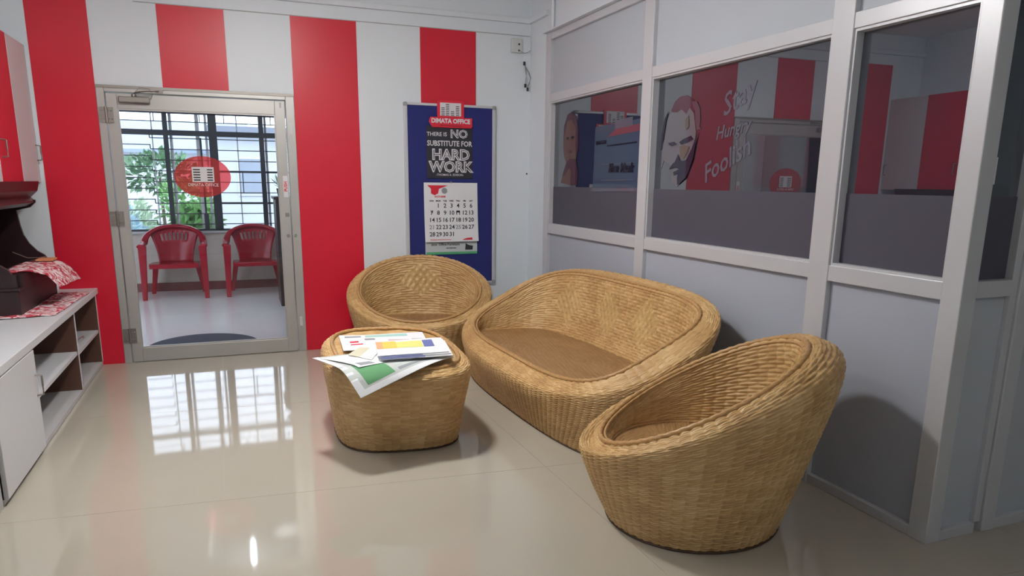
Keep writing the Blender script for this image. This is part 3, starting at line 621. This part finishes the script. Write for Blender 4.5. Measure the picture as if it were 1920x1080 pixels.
MB().prism([(-.20, -.012), (-.178, .010), (-.155, -.012)], 1, -.0098, -.0088).build('ink_mark', print_blk, pg)
MB().prism([(-.215, .235), (-.03, .235), (-.11, .205), (-.118, .165), (-.150, .150), (-.182, .165), (-.182, .205)], 1, -.0092, -.0082).build('month_badge', print_red, pg)
MB().cyl((-.060, -.0092, .188), .026, .001, 1, 20).build('month_badge', print_grey, pg)
cal('JAN', .024, -.150, .185, print_white); cal('OCTOBER', .022, -.10, .137, print_red)
box('rule', (-.20, -.01, -.0325, -.0315, -.240, -.236), print_red, pg); MB().prism([(.10, -.238), (.14, -.226), (.19, -.222), (.19, -.242), (.10, -.242)], 1, -.0325, -.0315).build('footer_mark', print_red, pg)
bk = box('backing_card', (-.238, .245, -.0035, -.0005, -.372, .25), mat('card_stock', (.55, .60, .62), .7), ca)
box('green_band', (-.230, .245, -.0048, -.0037, -.372, -.350), print_green, bk)
for t, s, x, z in (('2024', .026, -.16, -.285), ('Office Furniture', .030, -.02, -.283), ('and stationery', .016, .0, -.315)): lettering(t, s, print_blk, bk, (x, -.0045, z), RX, bold=.0006)
MB().prism([(.13, -.335), (.20, -.335), (.205, -.30), (.16, -.29), (.135, -.275)], 1, -.0048, -.0037).build('footer_mark', print_blk, bk)
MB().cyl((0, -.014, .262), .008, .012, 1, 10).build('pin', steel, ca)
# sockets and wires in the corner
jb = empty('junction_box', (3.335, 0, 2.61), label='white electrical box with a round hole high in the corner of the back wall', cat='electrical box')
MB().box(-.08, .02, -.035, -.001, -.055, .06).build('box_body', plastic_w, jb, .006)
MB().box(.021, .105, -.012, -.001, -.05, .06).build('side_plate', white_wall, jb)
for q in (.012, -.040): MB().cyl((-.012, -.037, q), .009, .003, 1, 12).build('screw_hole', print_blk, jb)
MB().tube([(-.015, -.04, -.04), (.03, -.045, -.06), (.07, -.03, -.05), (.10, -.02, -.03)], .003, 5).build('cable', print_grey, jb)
wi = empty('hanging_wire', (3.385, 0, 2.40), label='pair of loose twisted wires hanging from the back wall in the corner', cat='wire')
MB().tube([(0, -.003, .065), (.005, -.02, .04), (.012, -.025, -.02), (.012, -.025, -.06), (.004, -.03, -.11)], .0045, 6).build('wire', print_grey, wi)
MB().tube([(.005, -.012, .045), (.03, -.03, .0), (.052, -.03, -.05), (.04, -.03, -.10), (.026, -.03, -.13)], .0040, 6).build('wire', steel, wi)
for q in ((.004, -.03, -.135), (.026, -.03, -.165), (0, -.008, .055)): MB().cyl(q, .010, .03).build('tape_end', print_blk, wi)
MB().cyl((3.425, -.004, 1.515), .008, .0035, 1, 10).build('wall_plug', print_blk, label='small dark plug hole in the white wall right of the notice board', cat='wall plug')

# ---------------------------------------------------------------- cabinets on the left
XC = -.155
lc = empty('low_cabinet', (XC, 0, 0), label='low open cabinet with white shelves and grey door along the left wall', cat='cabinet')
DZ = .566
def cb(name, b, m, parent=lc, bevel=0, **k): return box(name, b, m, parent, bevel, **k)
yA, yB, yC, yD = -.004, -.82, -1.95, -2.67
cb('end_panel', (-.64, 0, yA - .022, yA, .03, DZ), brown_in); cb('divider', (-.64, 0, yB - .022, yB, .03, DZ), brown_in); cb('divider', (-.64, -.002, yC - .022, yC, .03, DZ), brown_in)
cb('back_panel', (-.644, -.632, yD, yA, .0, DZ), grey_lam); cb('base', (-.64, 0, yD, yA, .004, .030), grey_lam)
for y, a in ((yB, .002), (yA, .002)): cb('edge_strip', (.0, .003, y - .022, y, .03, DZ), white_lam)
cb('shelf', (-.63, -.004, yB, yA - .022, .262, .284), white_lam); cb('shelf', (-.63, -.004, yC, yB - .022, .275, .297), white_lam)
cb('side_panel', (-.64, 0, -2.77, -2.69, .0, DZ), grey_lam)
dr = cb('door', (.0, .02, yD - .0, yC - .02, .030, DZ - .005), white_lam, bevel=.002)
def handle(x, y, z0, z1, parent, out=.030, r=.0055):
    return MB().tube([(x, y, z0), (x + out, y, z0 + .004), (x + out, y, (z0 + z1) / 2), (x + out, y, z1 - .004), (x, y, z1)], r, 6).build('handle', steel, parent)
handle(.02, yC - .06, .325, .435, dr)
cb('sliding_panel', (-.33, -.32, -.62, -.40, .285, DZ - .01), grey_lam)
MB().tube([(-.05, -.55, .300), (-.05, -.55, .315), (-.04, -.40, .315), (-.04, -.40, .300)], .004, 6).build('loose_handle', chrome, lc)
box('worktop', (-.795, XC + .02, -2.82, -.002, DZ + .001, .610), white_lam, bevel=.003, label='long white worktop on the low cabinet along the left wall', cat='worktop')
XU = -.415
uc = empty('wall_cabinet', (XU, 0, 1.402), label='wall cabinet with white and red doors high on the left wall', cat='cabinet')
box('carcass', (-.383, -.02, -2.4, -.004, 0, .945), grey_lam, uc)
for i in range(5):
    d = box('door', (-.018, 0, -.475 - .475 * i + .002, -.004 - .475 * i, 0, .945), white_lam if i % 2 == 0 else red_lam, uc, .001, label='%s door' % ('white' if i % 2 == 0 else 'red'))
    handle(0, -.045 - .475 * i if i == 0 else -.42 - .475 * i, .155, .262, d)
# shrine
sh = empty('wooden_shrine', (-.50, -.75, .611), label='dark carved wooden shrine standing on the white worktop', cat='shrine')
MB().box(-.28, .145, -.45, .52, .0, .155).build('plinth', dark_wood, sh, .004)
MB().box(-.285, .155, -.46, .53, .156, .172).build('plinth_top', dark_wood, sh, .004)
MB().box(-.01, .16, -.40, .30, .172, .25).build('drawer_box', dark_wood, sh)
MB().box(-.28, -.262, -.44, .51, .172, .70).build('back_panel', dark_wood, sh)
prof = [(-.26, .172), (.14, .172), (.14, .25), (.118, .256), (.10, .285), (.058, .315), (.015, .37), (-.012, .43), (-.025, .50), (-.035, .60), (.05, .62), (.085, .655), (.085, .672), (-.26, .70)]
for y in (.485, -.44): MB().prism(prof, 1, y, y + .025).build('carved_side', dark_wood, sh)
MB().prism([(-.28, .70), (-.28, .66), (.03, .628), (.078, .655), (.078, .665), (.055, .69), (.10, .735), (.115, .80), (-.28, .80)], 1, -.46, .53).build('canopy', mat('red_brown_wood', (.045, .010, .012), .35), sh)
MB().cyl((.06, .30, .251), .035, .012).build('incense_dish', print_blk, label='dark incense dish on the shrine platform').parent = sh
# cloths
def cloth(name, pts, z, th, m, label, drop=None):
    n = 26; vs = []; fs = []
    for dz in (0, th):
        for i in range(n + 1):
            for j in range(n + 1):
                u, v = i / n, j / n; x = (pts[0][0] * (1 - u) + pts[1][0] * u) * (1 - v) + (pts[3][0] * (1 - u) + pts[2][0] * u) * v; y = (pts[0][1] * (1 - u) + pts[1][1] * u) * (1 - v) + (pts[3][1] * (1 - u) + pts[2][1] * u) * v
                zz = z + dz + .004 * (1 + math.sin(22 * u + 5 * v) * math.cos(13 * v + 3 * u))
                if drop: x, zz = drop(x, y, zz)
                vs.append((x, y, zz))
    K = (n + 1) ** 2
    for i in range(n):
        for j in range(n):
            a = i * (n + 1) + j; fs += [(a, a + 1, a + n + 2, a + n + 1), (K + a, K + a + n + 1, K + a + n + 2, K + a + 1)]
        for p, q in ((i, i + 1), (n * (n + 1) + i, n * (n + 1) + i + 1), (i * (n + 1), (i + 1) * (n + 1)), (i * (n + 1) + n, (i + 1) * (n + 1) + n)): fs.append((p, q, K + q, K + p))
    return MB().add(vs, fs).build(name, m, smooth=True, label=label, cat='cloth')
def cloth_mat():
    m = bpy.data.materials.new('red_white_cloth'); m.use_nodes = True; n = m.node_tree.nodes; l = m.node_tree.links; b = n['Principled BSDF']; t = n.new('ShaderNodeTexCoord')
    w = n.new('ShaderNodeTexNoise'); w.inputs['Scale'].default_value = 20; w.inputs['Detail'].default_value = 5; w.inputs['Distortion'].default_value = 1.5; r = n.new('ShaderNodeValToRGB'); r.color_ramp.interpolation = 'EASE'
    r.color_ramp.elements[0].position = .44; r.color_ramp.elements[0].color = (.50, .02, .05, 1); r.color_ramp.elements[1].position = .56; r.color_ramp.elements[1].color = (.80, .68, .70, 1)
    l.new(t.outputs['Object'], w.inputs['Vector']); l.new(w.outputs['Fac'], r.inputs['Fac']); l.new(r.outputs['Color'], b.inputs['Base Color']); b.inputs['Roughness'].default_value = .8; return m
clm = cloth_mat()
def drp(x, y, z):
    e = -.325
    if x > e: s = x - e; return e + s * .75, z - s * .30 - max(0, s - .10) * .7
    return x, z
cloth('printed_cloth', [(-.47, -1.10), (-.14, -.95), (-.12, -.36), (-.47, -.34)], .863, .004, clm, 'red and white printed cloth draped over the shrine platform', drp)
cloth('printed_cloth', [(-.60, -1.32), (-.175, -1.22), (-.142, -.30), (-.34, -.24)], .6115, .004, clm, 'red and white printed cloth spread on the white worktop under the shrine', None)
ic = MB().box(-.40, -.30, -.52, -.38, .877, .889).build('matchbox', mat('orange_card', (.70, .28, .12), .6), label='small orange box on the cloth of the shrine platform', cat='box')
MB().tube([(-.52, -.55, .945), (-.45, -.5, .900), (-.40, -.44, .893), (-.37, -.36, .895)], .003, 5).build('incense_stick', steel, label='thin bent stick leaning beside the orange box on the shrine', cat='stick')

# ---------------------------------------------------------------- veranda things
def red_chair(x, y, label):
    r = empty('plastic_chair', (x, y, 0), label=label, cat='chair', group='red plastic chairs on the veranda')
    S = MB(); n = 14
    for i in range(n + 1):
        for j in range(n + 1):
            u = i / n * 2 - 1; v = j / n * 2 - 1; wd = .285 - .03 * (v + 1) / 2; S.v.append((u * wd * (1 - .05 * abs(v) ** 6), v * .235, .425 - .018 * (1 - u * u) * (1 - v * v) - .02 * (v + 1) / 2 - .035 * max(0, -v - .8) * 5 * .4))
    S.f = [(i * (n + 1) + j, (i + 1) * (n + 1) + j, (i + 1) * (n + 1) + j + 1, i * (n + 1) + j + 1) for i in range(n) for j in range(n)]
    S.build('seat', red_plastic, r, smooth=True, solid=.014)
    MB().box(-.27, .27, -.236, -.226, .372, .418).box(-.275, -.265, -.22, .20, .372, .415).box(.265, .275, -.22, .20, .372, .415).build('seat_apron', red_plastic, r, .004)
    B = MB(); nu, nv = 22, 14
    for i in range(nu + 1):
        for j in range(nv + 1):
            u = i / nu * 2 - 1; t = j / nv; hw = .185 + .105 * t ** 1.5 + .01 * (1 - t); B.v.append((u * hw, .235 + .085 * t - .05 * u * u, .405 + (.425 - .05 * u * u * t) * t))
    for i in range(nu):
        for j in range(nv):
            if 9 <= j <= 11 and 4 <= i <= nu - 5 and i % 2 == 0: continue
            B.f.append((i * (nv + 1) + j, (i + 1) * (nv + 1) + j, (i + 1) * (nv + 1) + j + 1, i * (nv + 1) + j + 1))
    B.build('backrest', red_plastic, r, smooth=True, solid=.010)
    pts = []
    for k in range(41):
        a = -1 + 2 * k / 40; s = abs(a); sg_ = 1 if a > 0 else -1
        if s > .62: q = (s - .62) / .38; p = (sg_ * (.335 + .012 * q), .10 - .34 * q, .655 - .012 * q)
        else: q = s / .62; an = q * PI / 2; p = (sg_ * .335 * math.sin(an) ** .9 if q else 0, .10 + .215 * math.cos(an), .655 + .195 * math.cos(an) ** .9)
        pts.append(p)
    MB().tube(pts, .042, 10, flat=.6).build('arm_rail', red_plastic, r, smooth=True)
    for s in (-1, 1):
        for (x0, y0, x1, y1, z1, w0, w1) in ((s * .345, -.255, s * .330, -.215, .645, .026, .045), (s * .30, .30, s * .235, .20, .41, .024, .035)):
            L = MB().add([(x0 - w0, y0 - .02, 0), (x0 + w0, y0 - .02, 0), (x0 + w0, y0 + .02, 0), (x0 - w0, y0 + .02, 0), (x1 - w1, y1 - .03, z1), (x1 + w1, y1 - .03, z1), (x1 + w1, y1 + .03, z1), (x1 - w1, y1 + .03, z1)],
                         [(0, 3, 2, 1), (4, 5, 6, 7), (0, 1, 5, 4), (1, 2, 6, 5), (2, 3, 7, 6), (3, 0, 4, 7)]); L.build('leg', red_plastic, r, .006)
    return r
red_chair(.165, 3.50, 'red plastic armchair on the veranda, left one behind the glass door')
red_chair(1.105, 3.50, 'red plastic armchair on the veranda, right one partly behind the door frame')
dm = MB()
mp = [(.10 + .0, .62)] + [(.50 + .46 * math.cos(a), .62 + .62 * math.sin(a)) for a in np.linspace(PI, 0, 24)]
MB().prism([(.56 + .46 * math.cos(a), .42 + .52 * math.sin(a)) for a in np.linspace(PI, 0, 30)], 2, .0005, .012).build('door_mat', rubber, label='dark blue half round doormat on the veranda floor', cat='doormat')
cu = empty('wooden_cupboard', (1.62, 2.62, 0), label='tall dark wooden cupboard on the veranda behind the door frame', cat='cupboard')
MB().box(-.29, .5, -.27, .25, .0, 1.22).build('body', dark_wood, cu, .004); MB().box(-.31, .52, -.29, .27, 1.22, 1.25).build('top', dark_wood, cu, .004)
MB().box(-.25, .1, -.285, -.27, .05, 1.18).build('door', dark_wood, cu, .004)
pp = empty('potted_plant', (1.42, 2.62, 1.25), label='small spiky potted plant on top of the dark cupboard', cat='plant')
MB().cyl((0, 0, 0), .045, .09, r2=.06).build('pot', dark_wood, pp)
L = MB()
for k in range(26):
    a = random.uniform(0, 2 * PI); e = random.uniform(.2, 1.3); l = random.uniform(.12, .24); d = Vector((math.cos(a) * math.cos(e), math.sin(a) * math.cos(e), math.sin(e))); w = Vector((-math.sin(a), math.cos(a), 0)) * .012; p = Vector((0, 0, .09)); L.add([p - w * .4, p + w * .4, p + d * l * .6 + w, p + d * l, p + d * l * .6 - w], [(0, 1, 2, 3, 4)])
L.build('leaves', leaf_ms[1], pp)
# blue office chair seen through the right pane
oc = empty('office_chair', (4.97, -3.55, .004), label='blue backed office chair behind the tinted glass at far right', cat='chair')
blue_f = mat('blue_fabric', (.10, .22, .75), .7)
MB().cyl((0, 0, 0), .28, .04, n=5).cyl((0, 0, .04), .03, .40).build('pedestal', black_m, oc); MB().box(-.24, .24, -.24, .24, .44, .52).build('seat', blue_f, oc, .03)
MB().prism([(-.24, .95), (-.22, 1.45), (-.10, 1.56), (.10, 1.56), (.22, 1.45), (.24, .95), (.2, .62), (-.2, .62)], 1, .20, .26).build('backrest', blue_f, oc, .02); MB().box(-.04, .04, .22, .28, .45, .70).build('back_bracket', black_m, oc)
box('pane_label', (3.535, 3.585, YF + .036, YF + .041, 1.45, 1.55), print_white, label='small white label stuck inside the narrow right hand pane', cat='label').parent = None  # small white sticker on the pane
# ceiling fixtures
rl = empty('round_ceiling_lamp', (1.25, -2.50, H), label='round flush ceiling lamp over the seating area', cat='ceiling light')
MB().cyl((0, 0, -.075), .17, .074, 2, 32, .19).build('lamp_body', plastic_w, rl, .006)
em = bpy.data.materials.new('lit_diffuser'); em.use_nodes = True; e_ = em.node_tree.nodes['Principled BSDF']; e_.inputs['Emission Color'].default_value = (1, .97, .93, 1); e_.inputs['Emission Strength'].default_value = LAMP_ROUND
MB().cyl((0, 0, -.110), .13, .034, 2, 32, .15).build('diffuser', em, rl, smooth=False)
for i, (x, y, z, a, st_) in enumerate(LAMPS):
    t = empty('tube_light', (x, y, H), a, label='white ceiling tube light ' + ('over the seating area', 'added as fill behind the camera', 'on the veranda ceiling')[i], cat='ceiling light')
    MB().box(-.04, .04, -.62, .62, -.05, -.001).build('housing', plastic_w, t, .005)
    em = bpy.data.materials.new('lit_tube'); em.use_nodes = True; e_ = em.node_tree.nodes['Principled BSDF']; e_.inputs['Emission Color'].default_value = ((1, .97, .92, 1), (1, .97, .92, 1), (.9, .95, 1, 1))[i]; e_.inputs['Emission Strength'].default_value = st_
    MB().cyl((0, -.60, z - H - .0), .016, 1.2, 1, 12).build('tube', em, t, smooth=True)
    for q in (-.605, .60): MB().box(-.014, .014, q, q + .006, -.10, -.05).build('tube_holder', plastic_w, t)
